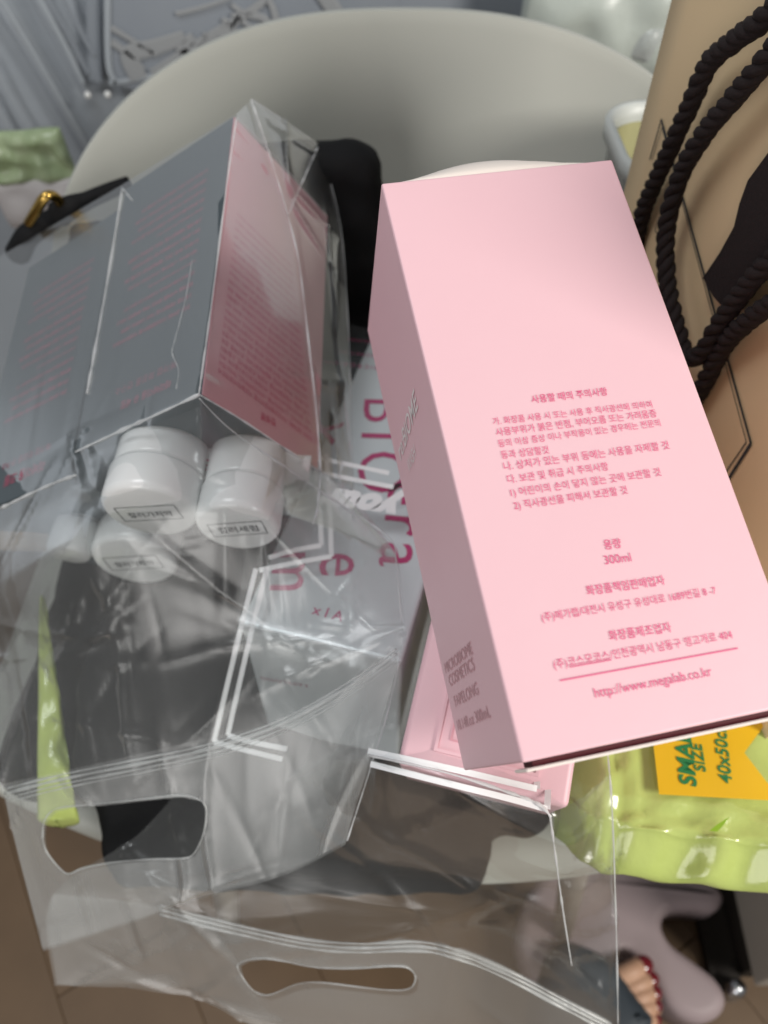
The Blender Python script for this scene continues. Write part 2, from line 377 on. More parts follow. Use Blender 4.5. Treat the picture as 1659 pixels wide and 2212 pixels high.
# ================================================================== LOWER RIGHT: cabinet, mat, foot
cb = empty('cabinet', (.45, .25, 0), 'taupe cabinet side standing on the wooden floor at the right edge', 'cabinet')
from_bm('side_panel', boxmesh(Vector((.352, .125, .05)), Vector((.4, 0, 0)), Vector((.035, .62, 0)), Vector((0, 0, .55)), .002), M['taupe'], cb)
from_bm('plinth', boxmesh(Vector((.356, .14, .0005)), Vector((.38, 0, 0)), Vector((.03, .58, 0)), Vector((0, 0, .05)), .001), M['dark'], cb)  # plinth coloured near-black for the shade in the base recess
from_bm('painted_base_shadow', boxmesh(Vector((.326, .128, .0005)), Vector((.03, 0, 0)), Vector((.016, .5, 0)), Vector((0, 0, .012)), .001), M['dark'], cb)  # dark strip in place of the shade along the cabinet base
V, Fc = lathe([(0, .009), (.02, .009), (.022, .007), (.03, .007)], Vector((.345, .127, .0005)), Vector((0, 0, 1)), 20); mk('levelling_foot', V, Fc, M['metal'], cb, True)

lm_px = [(1300, 1860), (1400, 1872), (1490, 1885), (1545, 1905), (1568, 1935), (1550, 1965), (1500, 1962), (1452, 1968), (1434, 1995), (1452, 2035), (1500, 2072), (1550, 2112), (1573, 2155), (1560, 2192), (1518, 2208), (1470, 2192), (1430, 2150), (1400, 2100), (1372, 2066), (1348, 2062), (1338, 2085), (1340, 2120), (1345, 2160), (1330, 2180), (1290, 2190), (1180, 2150), (1120, 2020), (1180, 1880)]
ol = crpath([Pz(px, py, .05) for px, py in lm_px], 6, True)
def lobed(ol, z0, z1, name, m, parent, rnd=.012):
    n = len(ol); V = []; Fc = []
    cen = sum(ol, Vector()) / n; nr = []
    for i in range(n):
        t = (ol[(i + 1) % n] - ol[i - 1]).normalized(); nr.append(Vector((t.y, -t.x, 0)))
    s = 1 if sum((ol[i] - cen).dot(nr[i]) for i in range(n)) > 0 else -1
    rings = [(0, z0)] + [(-rnd * (1 - math.cos(a)), z1 - rnd * (1 - math.sin(a))) for a in [math.pi / 2 * k / 6 for k in range(7)]]
    for off, z in rings:
        for i in range(n): V.append(Vector((ol[i].x, ol[i].y, z)) + nr[i] * (s * off))
    for r in range(len(rings) - 1):
        for i in range(n): Fc.append((r * n + i, r * n + (i + 1) % n, (r + 1) * n + (i + 1) % n, (r + 1) * n + i))
    me = bmesh.new(); vs = [me.verts.new(v) for v in V]
    for f in Fc: me.faces.new([vs[i] for i in f])
    e = (len(rings) - 1) * n; cap = me.faces.new([vs[e + i] for i in range(n)]); me.faces.new([vs[i] for i in range(n)][::-1])
    bmesh.ops.recalc_face_normals(me, faces=me.faces); bmesh.ops.triangulate(me, faces=[cap])
    return from_bm(name, me, M[m], parent, True)
lo = lobed(ol, .004, .05, 'lobed_mat', 'mauve', None); tag(lo, 'mauve rubbery mat with rounded lobes on the floor beside the bare toes', 'mat')

pe = empty('person', Pz(1300, 2150, 0), 'bare toes with dark red nail polish in a navy slipper on the floor', 'person')
toes = [((1338, 2112), (1386, 2088), .0115), ((1352, 2140), (1404, 2117), .0088), ((1362, 2165), (1411, 2146), .0085), ((1370, 2190), (1413, 2174), .0080), ((1378, 2215), (1412, 2204), .0075)]
bm = bmesh.new()
def blob(c, r, sc=(1, 1, 1)):
    m = Matrix.Translation(c) @ Matrix.Diagonal((*[r * k for k in sc], 1)); bmesh.ops.create_icosphere(bm, subdivisions=3, radius=1, matrix=m)
for (a, b, r) in toes:
    A = Pz(*a, .062); B = Pz(*b, .058)
    for k in range(9):
        t = k / 8; blob(A.lerp(B, t) + Vector((0, 0, .006 * math.sin(t * math.pi))), r * (.92 - .12 * math.sin(t * 3.1)))
for k in range(7): blob(Pz(1262 + 13 * k, 2120 + 18 * k, .060), .016, (1.3, 1, .8))
for k in range(6): blob(Pz(1270, 2170, .05).lerp(Pz(1330, 2170, .052), k / 5) + Vector((-.012, 0, 0)), .018, (1.2, 1, .75))
ft = from_bm('foot', bm, M['skin'], pe, True)
md = ft.modifiers.new('r', 'REMESH'); md.mode = 'VOXEL'; md.voxel_size = .0012; md.use_smooth_shade = True
md = ft.modifiers.new('s', 'SMOOTH'); md.iterations = 2; md.factor = .5
for (a, b, r) in toes:
    bm = bmesh.new(); A = Pz(*a, .062); B = Pz(*b, .058); d = (B - A).normalized()
    rot = d.to_track_quat('X', 'Z').to_matrix().to_4x4()
    bmesh.ops.create_icosphere(bm, subdivisions=3, radius=1, matrix=Matrix.Translation(B + Vector((0, 0, r * .66))) @ rot @ Matrix.Diagonal((r * .85, r * .75, r * .5, 1)))
    from_bm('toenail', bm, M['nail'], ft, True)
sl = [Pz(px, py, .03) for px, py in ((1180, 2060), (1290, 2078), (1350, 2150), (1395, 2230), (1300, 2300), (1150, 2250))]
lobed(crpath([v for v in sl], 6, True), .004, .078, 'slipper_strap', 'navy', pe, .02)

# ================================================================== BLACK HANDBAG (under the pile)
hb = empty('handbag', (-.08, .3, .45), 'black soft handbag with brass clasp lying under the pile on the chair', 'handbag')
bm = bmesh.new()
for (x0, x1, y0, y1, z0, z1) in ((-.155, .09, .132, .42, .462, .500), (-.158, -.08, .14, .42, .462, .54), (-.15, .055, .108, .15, .44, .499), (-.212, -.14, .15, .42, .458, .498), (-.20, .035, .43, .452, .47, .655), (-.085, .0, .428, .458, .47, .700)):
    b2 = boxmesh(Vector((x0, y0, z0)), Vector((x1 - x0, 0, 0)), Vector((0, y1 - y0, 0)), Vector((0, 0, z1 - z0)), .012, 3); me = bpy.data.meshes.new('tmp'); b2.to_mesh(me); b2.free(); bm.from_mesh(me); bpy.data.meshes.remove(me)
body = from_bm('body', bm, M['blackbag'], hb, True)
md = body.modifiers.new('r', 'REMESH'); md.mode = 'VOXEL'; md.voxel_size = .004; md.use_smooth_shade = True
md = body.modifiers.new('s', 'SMOOTH'); md.iterations = 14
tx = bpy.data.textures.new('folds', 'CLOUDS'); tx.noise_scale = .05
md = body.modifiers.new('d', 'DISPLACE'); md.texture = tx; md.strength = .014; md.mid_level = .5
fp = crpath([Pz(40, 545, .63), Py(62, 508, .43), Py(120, 470, .435), Py(200, 428, .44), Py(280, 395, .445)], 8)
V, Fc = tube(fp, lambda t: .008 - .004 * t, 10); mk('rim', V, Fc, M['blackbag'], hb, True)
V, Fc = tube(crpath([Py(128, 462, .43), Py(150, 446, .43), Py(176, 434, .435), Py(215, 420, .44)], 6), lambda t: .008 - .005 * t, 10); mk('flap', V, Fc, M['blackbag'], hb, True)
V, Fc = tube(crpath([Py(62, 482, .425), Py(80, 452, .42), Py(100, 424, .42), Py(122, 428, .425), Py(140, 456, .43)], 8), .003, 10); cl_ = mk('clasp', V, Fc, M['gold'], hb, True)
V, Fc = tube([Py(134, 450, .428), Py(138, 462, .428)], .004, 8); mk('clasp_stud', V, Fc, M['gold'], cl_, True)

# ================================================================== UPPER PINK CARTON
pO = Vector((-.0009, .2274, .7849)); px_ = Vector((.978, .207, 0)).normalized(); pz_ = Vector((-.0724, .344, -.936))
pz_ = (pz_ - px_ * pz_.dot(px_)).normalized(); py_ = pz_.cross(px_)
if py_.y > 0: py_ = -py_
PW, PL, PD = .075, .1712, .0798
pc = empty('pink_carton', pO + px_ * PW / 2 + py_ * PL + pz_ * PD, 'upper pink carton with Korean print lying tilted on top of the pile', 'carton', 'pink cosmetic cartons')
pcb = from_bm('body', boxmesh(pO, px_ * PW, py_ * PL, pz_ * PD, .0007, 3), M['pink'], pc, False)
# bulging cream lid seen past the top edge
V = []; Fc = []; NU, NV = 28, 12
for j in range(NV + 1):
    for i in range(NU + 1):
        u = i / NU; v = (j / NV) ** 1.8; b = math.sin(math.pi * u) ** .8 * min(1, v / .12) ** .6 * min(1, (1 - v) / .12 + .15)
        V.append(pO + px_ * (.001 + (PW - .003) * u) + pz_ * (.0012 + (PD - .003) * v) - py_ * (.0004 + (.0135 * b)))
for j in range(NV):
    for i in range(NU):
        k = j * (NU + 1) + i; Fc.append((k, k + 1, k + NU + 2, k + NU + 1))
lid = mk('lid_flap', V, Fc, M['cream'], pc, True); md = lid.modifiers.new('s', 'SOLIDIFY'); md.thickness = .0005
# bottom closing flap with a dark slit above it
from_bm('bottom_flap', boxmesh(pO + py_ * (PL + .0015) + px_ * .0006 + pz_ * .0004, px_ * (PW - .001), py_ * .0008, pz_ * .012, .0003, 1), M['cream'], pc)
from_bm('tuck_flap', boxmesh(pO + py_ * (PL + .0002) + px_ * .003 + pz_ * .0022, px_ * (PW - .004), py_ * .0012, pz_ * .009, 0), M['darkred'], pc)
fr = Panel(pO, px_, py_, -pz_)
B = .012
for t, a, b, bold in (('사용할 때의 주의사항', (1150, 870), (1314, 852), B), ('가. 화장품 사용 시 또는 사용 후 직사광선에 의하여', (1066, 917), (1410, 879), 0), ('사용부위가 붉은 반점, 부어오름 또는 가려움증', (1073, 941), (1420, 899), 0),
                      ('등의 이상 증상 이나 부작용이 있는 경우에는 전문의', (1078, 965), (1428, 919), 0), ('등과 상담할것', (1084, 990), (1187, 978), 0), ('나. 상처가 있는 부위 등에는 사용을 자제할 것', (1090, 1015), (1447, 968), 0),
                      ('다. 보관 및 취급 시 주의사항', (1098, 1043), (1316, 1014), 0), ('1) 어린이의 손이 닿지 않는 곳에 보관할 것', (1105, 1072), (1429, 1026), 0), ('2) 직사광선을 피해서 보관할 것', (1112, 1100), (1357, 1065), 0),
                      ('용량', (1307, 1186), (1344, 1181), B), ('300ml', (1308, 1219), (1365, 1212), 0), ('화장품책임판매업자', (1269, 1285), (1438, 1261), B), ('(주)메가랩/대전시 유성구 유성대로 1689번길 8 -7', (1172, 1342), (1549, 1282), 0),
                      ('화장품제조업자', (1318, 1383), (1452, 1363), B), ('(주)코스모코스/인천광역시 남동구 앵고개로 404', (1198, 1444), (1584, 1378), 0), ('http://www.megalab.co.kr', (1287, 1507), (1540, 1459), 0)):
    fr.text(t, a, b, 'pinkink', bold * .5, hfac=1.12)
fr.line((1210, 1470), (1594, 1400), .00035, 'pinkink'); fr.line((1231, 1441), (1321, 1425), .00025, 'pinkink')
fr.build('printed_text', pcb)
lf = Panel(pO, pz_, py_, -px_)
for t, a, b in (('MICROBIOME', (963, 1455), (1021, 1411)), ('COSMETICS', (972, 1483), (1026, 1446)), ('FAPELONG', (984, 1527), (1034, 1499)), ('10.14fl.oz 300mL', (990, 1578), (1060, 1549))):
    lf.text(t, a, b, 'palepinkink', 0, hfac=.6)
lf.text('re:BIOME', (866, 995), (903, 879), 'silverink', .01, hfac=.75); lf.text('WASH', (884, 1022), (899, 986), 'silverink', 0)
lf.build('side_text', pcb)

# ================================================================== LOWER PINK CARTON and SILVER CARTON (in the lower clear bag)
lz = Vector((0, 0, 1))
L0, L1 = Pz(857, 1652, .625), Pz(1228, 1748, .625)
lx = (L1 - L0); lw_ = lx.length; lx.normalize(); ly = Vector((-lx.y, lx.x, .30)).normalized(); lzv = lx.cross(ly).normalized()
lc = empty('pink_carton', L0 - lzv * .1, 'lower pink carton with framed panel, half hidden under the upper carton inside clear bag', 'carton', 'pink cosmetic cartons')
lcb = from_bm('body', boxmesh(L0, lx * lw_, ly * .168, lzv * -.055, .0025, 4), M['pink'], lc, True)
def frame_strip(O, eu, ev, n, x0, x1, y0, y1, wd, h, name, m, parent):
    bm = bmesh.new()
    o = [(x0, y0), (x1, y0), (x1, y1), (x0, y1)]; i_ = [(x0 + wd, y0 + wd), (x1 - wd, y0 + wd), (x1 - wd, y1 - wd), (x0 + wd, y1 - wd)]
    q = lambda p, z: bm.verts.new(O + eu * p[0] + ev * p[1] + n * z)
    for k in range(4):
        k2 = (k + 1) % 4; a, b, c, d = o[k], o[k2], i_[k2], i_[k]
        bm.faces.new([q(a, h), q(b, h), q(c, h), q(d, h)]); bm.faces.new([q(a, 0), q(b, 0), q(b, h), q(a, h)]); bm.faces.new([q(d, h), q(c, h), q(c, 0), q(d, 0)])
    return from_bm(name, bm, m, parent)
frame_strip(L0, lx, ly, lzv, .012, lw_ - .012, .008, .15, .0012, .0009, 'raised_frame', M['pink'], lcb)
frame_strip(L0, lx, ly, lzv, .017, lw_ - .017, .013, .145, .0006, .0005, 'raised_frame', M['bpink'], lcb)

sz = .605
S0, S1, S2 = Pz(518, 1347, sz), Pz(868, 1432, sz), Pz(722, 690, sz)
sx = (S1 - S0); swd = sx.length; sx.normalize(); sy = Vector((-sx.y, sx.x, 0)); slen = .235
sc = empty('silver_carton', S0 + Vector((0, 0, -.1)), 'silver foil carton with magenta lettering inside the lower clear bag', 'carton')
scb = from_bm('body', boxmesh(S0, sx * swd, sy * slen, Vector((0, 0, -.108)), .0018, 3), M['silver'], sc)
tp = Panel(S0, sx, -sy, Vector((0, 0, 1)))
# one word per line, running down towards the viewer
def TT(*a, **k):
    tp.text(*a, **k); tp.build('magenta_text', scb); tp.V.clear(); tp.F.clear()
TT('BIO', (787, 862), (770, 1062), 'magenta', -.004, hfac=.95, spacing=1.25)
TT('era', (842, 1040), (818, 1222), 'magenta', 0, hfac=.9, spacing=1.2)
TT('X', (716, 962), (742, 912), 'magenta', .02)
TT('m', (592, 1193), (582, 1275), 'magenta', .0, hfac=1.0)
TT('e', (694, 1195), (689, 1243), 'magenta', .0, hfac=1.1)
TT('MICROBIOME', (822, 792), (690, 776), 'magenta', 0, spacing=1.4); TT('COSMETICS', (822, 768), (735, 756), 'magenta', 0, spacing=1.4); TT('FAPELONG', (826, 740), (750, 730), 'magenta', 0, spacing=1.4)
TT('x I A', (672, 1325), (738, 1342), 'magenta', .01)

fp_ = Panel(S0, sx, Vector((0, 0, -1)), -sy)
fp_.text('FAPELONG', (662, 1478), (562, 1462), 'redink', 0, spacing=1.2); fp_.build('end_text', scb)

# ================================================================== TWO PINK CARTONS (shaded faces coloured grey) in the upper clear bag
aO = Vector((-.0747, .3974, .7332)); ax_ = Vector((.552, .215, -.806)).normalized(); ay_ = Vector((.003, -.967, -.255)); ay_ = (ay_ - ax_ * ay_.dot(ax_)).normalized()
az_ = ax_.cross(ay_)
if az_.x > 0: az_ = -az_
AW, AL, AZ = .0771, .165, .0815
bods = {}
def carton(O, label, first):
    c = empty('bagged_carton', O + ax_ * AW + az_ * AZ, label, 'carton', 'cartons in the upper clear bag')
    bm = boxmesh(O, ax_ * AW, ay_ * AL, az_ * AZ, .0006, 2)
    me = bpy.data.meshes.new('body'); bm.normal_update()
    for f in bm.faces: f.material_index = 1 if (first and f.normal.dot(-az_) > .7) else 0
    bm.to_mesh(me); bm.free(); me.materials.append(M['bshade']); me.materials.append(M['bpink'])
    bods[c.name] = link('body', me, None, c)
    return c
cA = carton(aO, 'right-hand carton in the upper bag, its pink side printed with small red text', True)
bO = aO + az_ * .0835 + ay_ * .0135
cB = carton(bO, 'left-hand carton in the upper bag, its shade-coloured face running off the left edge', False)
ING = ['정제수, 글리세린, 다이프로필렌글라이콜, 카프릴릭/카프릭트라', '이글리세라이드, 1,2-헥산다이올, 나이아신아마이드, 아이소헥사', '데칸, 폴리글리세릴-6라우레이트, 아크릴레이트/크로스폴리머, 하이', '드록시에틸, 부틸렌글라이콜, 카보머, 트로메타민, 소듐메타', '포스페이트, 레시틴, 잔탄검, 에틸헥실글리세린, 토코페롤, 향료',
       '다이소듐이디티에이, 하이드롤라이즈드콜라겐, 세라마이드엔피', '병풀추출물, 녹차추출물, 알란토인, 판테놀, 베타글루칸, 아데노신']
rp = Panel(aO, ax_, ay_, -az_)
rp.text('전성분', (596, 908), (563, 891), 'brightred', .02, hfac=1.1)
NL = 22
for k in range(NL):
    t = k / (NL - 1); a = (674 + (631 - 674) * t, 945 + (574 - 945) * t); b = (472 + (512 - 472) * t, 793 + (458 - 793) * t)
    rp.text(ING[k % len(ING)], a, b, 'brightred', 0, hfac=1.25)
rp.build('ingredient_text', bods[cA.name])
def leftprint(O, parent, head):
    lp = Panel(O, az_, ay_, -ax_)
    q = lambda u, v: O + az_ * u + ay_ * v - ax_ * .00025
    lp.text(head, q(.020, .150), q(.052, .150), 'redink', .02, world=True, hfac=1.2)
    lp.text('메가랩 화장품 연구소', q(.018, .141), q(.058, .141), 'redink', 0, world=True)
    for k in range(14):
        u1 = .066 - (.02 if k % 5 == 4 else .004 * (k % 2)); lp.text(ING[(k * 3) % len(ING)], q(.014, .112 - .0065 * k), q(u1, .112 - .0065 * k), 'redink', .025, world=True, hfac=1.5)
    lp.build('panel_text', bods[parent.name])
leftprint(aO, cA, '테라바이옴 유 세럼'); leftprint(bO, cB, '리바이옴 크림')

# ================================================================== WHITE JARS in the upper bag
def jar(cx, cy, d, rpx, axis, L, label, txt=None, capL=.018):
    O = P(cx, cy, d); r = rpx / FPX * d; c = empty('white_jar', O + Vector((0, 0, -r)), label, 'jar', 'white jars in the upper clear bag')
    V, Fc = lathe([(0, r * .86), (.0006, r * .93), (.002, r * .985), (.004, r), (capL - .001, r), (capL, r * .985)], O, axis, 56); capo = mk('cap', V, Fc, M['white'], c, True)
    V, Fc = lathe([(capL + .0004, r * .93), (capL + .003, r * .95), (L - .008, r * .95), (L - .003, r * .85), (L, r * .6)], O, axis, 48); mk('body', V, Fc, M['white'], c, True)
    if txt:
        e = axis.cross(Vector((0, 0, 1))).normalized(); up = e.cross(axis).normalized()
        if e.x < 0: e = -e
        up = Vector((0, 0, 1)) - axis * axis.z; up.normalize()
        e = (e * .985 + up * .17).normalized(); n = -axis
        pn_ = Panel(O, e, -up, n, .0003); A = O + n * .0003
        upn = n.cross(e)
        pn_.text(txt, A - e * r * .48 - upn * r * .12, A + e * r * .50 - upn * r * .12, 'blackink', .004, world=True)
        for (x0, y0, x1, y1) in ((-.66, -.26, .66, -.26), (-.66, .26, .66, .26), (.66, -.26, .66, .26), (-.66, -.26, -.66, .26)):
            pn_.line(A + e * (r * x0) + upn * (r * y0), A + e * (r * x1) + upn * (r * y1), .00035, 'blackink', world=True)
        pn_.build('cap_label', capo)
    return c
jar(513, 1142, .335, 92, Vector((.03, .985, .10)).normalized(), .047, 'white jar marked 컬러세럼 on its cap, right of the pair below the cartons', '컬러세럼')
jar(322, 1108, .335, 104, Vector((.05, .98, .14)).normalized(), .047, 'wide white jar with boxed label left of the jar marked 컬러세럼', '컬러기치약')
jar(288, 1215, .385, 92, Vector((.05, .98, .05)).normalized(), .05, 'milky white jar lowest below the wide jar, behind two film layers', '컬러기치약')
jar(146, 1200, .385, 48, Vector((.12, .97, .25)).normalized(), .06, 'narrow whitish tube leftmost of the jars in the upper bag')
wt = empty('white_tube', P(470, 990, .37), 'white tube with crimson letters lying behind the two large jars', 'tube')
tA, tB = P(350, 985, .362), P(650, 1010, .362); tax = (tB - tA).normalized()
V, Fc = lathe([(0, .006), (.002, .0095), (.006, .0105), (.055, .0105), (.062, .008), (.064, .006), (.070, .006)], tA, tax, 32); mk('tube_body', V, Fc, M['white'], wt, True)
tn = (CAM - tA); tn = (tn - tax * tn.dot(tax)).normalized(); tpn = Panel(tA + tn * .0107, tax, tax.cross(tn), tn, 0)
tpn.text('era en', (378, 1012), (548, 1022), 'brightred', .0, spacing=1.3); tpn.build('crimson_text', wt)
# peach sachet under the left-hand carton
V, Fc = pillow(P(-60, 1075, .40), Vector((.97, .12, -.2)).normalized(), Vector((.1, -.65, -.76)).normalized(), Vector((0, -.75, .66)), .075, .028, .008, 20, 12, .003, 40, 2)
tag(mk('peach_sachet', V, Fc, M['peach'], None, True), 'peach paper sachet under the left-hand carton in the upper bag', 'sachet')

# ================================================================== CLEAR BAGS (film sheets)
def sheet(net, rows_sharp, nu, nv, amp, sc, outward=True, seed=0, holes=(), wr=None, shift=None, creases=60):
    R = [[P(*c) for c in row] for row in net]; nr = len(R); nc = len(R[0])
    V = []
    for j in range(nv + 1):
        t = j / nv * (nr - 1); jt = min(int(t), nr - 2); ft_ = t - jt
        for i in range(nu + 1):
            s = i / nu * (nc - 1); js = min(int(s), nc - 2); fs = s - js
            q = []
            for k in range(jt - 1, jt + 3):
                row = R[min(max(k, 0), nr - 1)]; wsh = rows_sharp[min(max(k, 0), nr - 1)]
                g = lambda m: row[min(max(m, 0), nc - 1)]
                lin = g(js).lerp(g(js + 1), fs); c_ = cr(g(js - 1), g(js), g(js + 1), g(js + 2), fs)
                q.append(c_.lerp(lin, wsh))
            wt = max(rows_sharp[jt], rows_sharp[jt + 1])
            V.append(cr(q[0], q[1], q[2], q[3], ft_).lerp(q[1].lerp(q[2], ft_), wt * .8))
    # wrinkles pushed along the sheet normal
    W = nu + 1; N_ = []
    for j in range(nv + 1):
        for i in range(nu + 1):
            du = V[j * W + min(i + 1, nu)] - V[j * W + max(i - 1, 0)]; dv = V[min(j + 1, nv) * W + i] - V[max(j - 1, 0) * W + i]
            n = du.cross(dv).normalized()
            if n.dot(CAM - V[j * W + i]) < 0: n = -n
            N_.append(n)
    A = np.array([tuple(v) for v in V]); jj, ii = np.divmod(np.arange(len(V)), W); SS = ii / nu; TT_ = jj / nv
    amp_k = np.array([amp if not wr else amp * wr(a_, b_) for a_, b_ in zip(SS, TT_)])
    lowf = np.array([noise.noise(v * (sc * .45) + Vector((seed, seed * 2, 0))) + .35 * noise.noise(v * sc * 1.3 + Vector((seed, 7, 0))) for v in V])
    dsp = amp_k * (.35 if outward else .6) * lowf
    rng = random.Random(seed * 31 + 5); size = float(np.linalg.norm(A.max(0) - A.min(0)))
    for q in range(creases):
        k0 = rng.randrange(len(V)); p0 = A[k0]; e = V[min(len(V) - 1, k0 + rng.randrange(-12, 13) * W + rng.randrange(3, 14))] - V[k0] if rng.random() < .75 else V[min(len(V) - 1, k0 + W * 5)] - V[k0]
        if e.length < 1e-5: continue
        e = np.array(e.normalized()); L_ = size * rng.uniform(.04, .16); wd = rng.uniform(.0007, .0026); h = rng.uniform(.25, 1) * rng.choice((1, 1, -.6))
        bend = rng.uniform(-2.5, 2.5); D = A - p0; al = D @ e; nn = np.array(N_[k0]); sd = np.cross(nn, e); ac = D @ sd + bend * al * al
        dsp = dsp + amp_k * h * np.exp(-np.abs(ac) / wd) * np.clip(1 - (al / L_) ** 2, 0, 1) * (np.abs(D @ nn) < .02)
    if outward: dsp = np.maximum(dsp, -amp_k * .1)
    out = [v + N_[k] * float(dsp[k]) for k, v in enumerate(V)]
    V = out
    if shift: V = [v + shift for v in V]
    Fc = []
    for j in range(nv):
        for i in range(nu):
            k = j * W + i; Fc.append((k, k + 1, k + W + 1, k + W))
    for hole in holes:
        hp = [proj(P(x, y, .3))[:2] for x, y in hole]
        pr = [proj(v) for v in V]
        def inside(x, y):
            c = False; n = len(hp)
            for m in range(n):
                (x0, y0), (x1, y1) = hp[m], hp[m - 1]
                if (y0 > y) != (y1 > y) and x < (x1 - x0) * (y - y0) / (y1 - y0) + x0: c = not c
            return c
        Fn = []; removed = set()
        for f in Fc:
            x = sum(pr[q][0] for q in f) / 4; y = sum(pr[q][1] for q in f) / 4
            if inside(x, y): removed.update(f)
            else: Fn.append(f)
        used = set(q for f in Fn for q in f)
        for q in removed & used:
            x, y, d = pr[q]; best = None
            for m in range(len(hp)):
                (x0, y0), (x1, y1) = hp[m], hp[m - 1]; L2 = (x1 - x0) ** 2 + (y1 - y0) ** 2 + 1e-9
                t = min(1, max(0, ((x - x0) * (x1 - x0) + (y - y0) * (y1 - y0)) / L2)); cx, cy = x0 + (x1 - x0) * t, y0 + (y1 - y0) * t
                dd = (cx - x) ** 2 + (cy - y) ** 2
                if best is None or dd < best[0]: best = (dd, cx, cy)
            V[q] = P(best[1], best[2], d)
        Fc = Fn
    return V, Fc
PC = {}
def on_film(V, px, py, lift=.0007):
    if id(V) not in PC:
        A = np.array([tuple(v - CAM) for v in V]); d = A @ np.array(FW); PC[id(V)] = (829.5 + FPX * (A @ np.array(RT)) / d, 1106 + FPX * (A @ np.array(DN)) / d, d)
    X, Y, D = PC[id(V)]; q = (X - px) ** 2 + (Y - py) ** 2; k = np.argpartition(q, 6)[:6]; wgt = 1 / (q[k] + 1)
    return P(px, py, float((D[k] * wgt).sum() / wgt.sum()) - lift)
def ribbon_on(V, pts, wd, name, m, parent, n=7, lift=.0007):
    path = crpath([Vector((x, y, 0)) for x, y in pts], n) if len(pts) > 2 else [Vector((*pts[0], 0)).lerp(Vector((*pts[1], 0)), k / 12) for k in range(13)]
    q = [on_film(V, p.x, p.y, lift) for p in path]
    for _ in range(2): q = [q[0]] + [(q[i - 1] + q[i] * 2 + q[i + 1]) / 4 for i in range(1, len(q) - 1)] + [q[-1]]
    W = []; Fc = []
    for i, p in enumerate(q):
        t = (q[min(i + 1, len(q) - 1)] - q[max(i - 1, 0)]).normalized(); s = t.cross((CAM - p).normalized()).normalized() * wd / 2
        W += [p - s, p + s]
        if i: Fc.append((2 * i - 2, 2 * i - 1, 2 * i + 1, 2 * i))
    return mk(name, W, Fc, m, parent, True)
def tube_on(V, pts, r, name, m, parent, lift=.0005, n=8):
    path = crpath([Vector((x, y, 0)) for x, y in pts], n); q = [on_film(V, p.x, p.y, lift) for p in path]
    for _ in range(3): q = [q[0]] + [(q[i - 1] + q[i] * 2 + q[i + 1]) / 4 for i in range(1, len(q) - 1)] + [q[-1]]
    sd = random.random() * 50; A, Fc = tube(q, lambda t: r * (.35 + 1.5 * abs(noise.noise(Vector((t * 9, sd, 0))))), 6); return mk(name, A, Fc, m, parent, True)

# ---- lower bag
N2 = [[(590, 720, .46), (720, 690, .46), (830, 720, .45), (960, 760, .43), (1060, 800, .42)],
      [(545, 1050, .380), (650, 1050, .378), (880, 1060, .372), (980, 1080, .36), (1130, 1150, .345)],
      [(512, 1345, .337), (690, 1385, .331), (872, 1432, .322), (1010, 1450, .315), (1300, 1500, .315)],
      [(462, 1612, .362), (650, 1645, .335), (850, 1648, .282), (1190, 1758, .268), (1320, 1680, .295)],
      [(300, 1800, .372), (460, 1840, .356), (850, 1870, .318), (1218, 1930, .288), (1328, 1900, .305)],
      [(112, 1935, .372), (340, 1962, .362), (650, 2037, .345), (1010, 2068, .325), (1334, 2228, .325)],
      [(118, 2128, .385), (400, 2142, .380), (575, 2222, .372), (1000, 2262, .365), (1335, 2300, .36)]]
b2 = empty('clear_zip_bag', P(650, 2100, .38), 'lower clear plastic zip bag holding the silver carton, its oval handle at the bottom', 'plastic bag', 'clear plastic zip bags')
hole2 = [(512, 2086), (530, 2075), (570, 2070), (620, 2078), (680, 2090), (760, 2092), (840, 2087), (880, 2090), (897, 2108), (893, 2128), (876, 2138), (830, 2138), (760, 2130), (690, 2122), (640, 2126), (580, 2150), (545, 2138), (520, 2105)]
V2, F2 = sheet(N2, [.9, .8, .7, .6, .25, 0, 0], 110, 170, .0030, 32, False, 3, [hole2], lambda s, t: .25 + .9 * max(0, t - .3))
f2 = mk('front_film', V2, F2, M['film2'], b2, True); f2.data.materials.append(M['film2b'])
for p_ in f2.data.polygons: p_.material_index = 1 if max(p_.vertices) // 111 > 141 else 0
N2b = [[(x + 6, y - 4, d + .012) for x, y, d in r] for r in N2[3:]]
hole2b = [(x + 8, y + (12 if y > 2100 else 2)) for x, y in hole2]
V2b, F2b = sheet(N2b, [.6, .25, 0, 0], 84, 84, .003, 26, False, 8, [hole2b])
f2 = mk('back_film', V2b, F2b, M['film2'], b2, True); f2.data.materials.append(M['film2b'])
for p_ in f2.data.polygons: p_.material_index = 1 if max(p_.vertices) // 85 > 56 else 0
for off, r in ((0, .0011), (10, .0007), (-9, .0007)):
    tube_on(V2, [(345, 1965 + off), (480, 2000 + off), (650, 2037 + off), (780, 2048 + off), (900, 2043 + off), (1000, 2065 + off), (1110, 2112 + off), (1220, 2170 + off), (1320, 2222 + off)], r, 'zip_ridge', M['zip'], b2)
tube_on(V2, [(1312, 1620), (1322, 1740), (1328, 1900), (1333, 2080), (1335, 2215)], .0005, 'side_seam', M['seam'], b2)
tube_on(V2, [(795, 1632), (950, 1665), (1100, 1712), (1165, 1738), (1190, 1765)], .0009, 'fold_and_glint', M['foldglint'], b2, .001)
tube_on(V2, [(1188, 1760), (1200, 1850), (1215, 1960), (1235, 2085)], .0005, 'fold_and_glint', M['seam'], b2, .001)
tube_on(V2, [(515, 1347), (690, 1388), (866, 1431)], .0005, 'fold_and_glint', M['seam'], b2, .001)
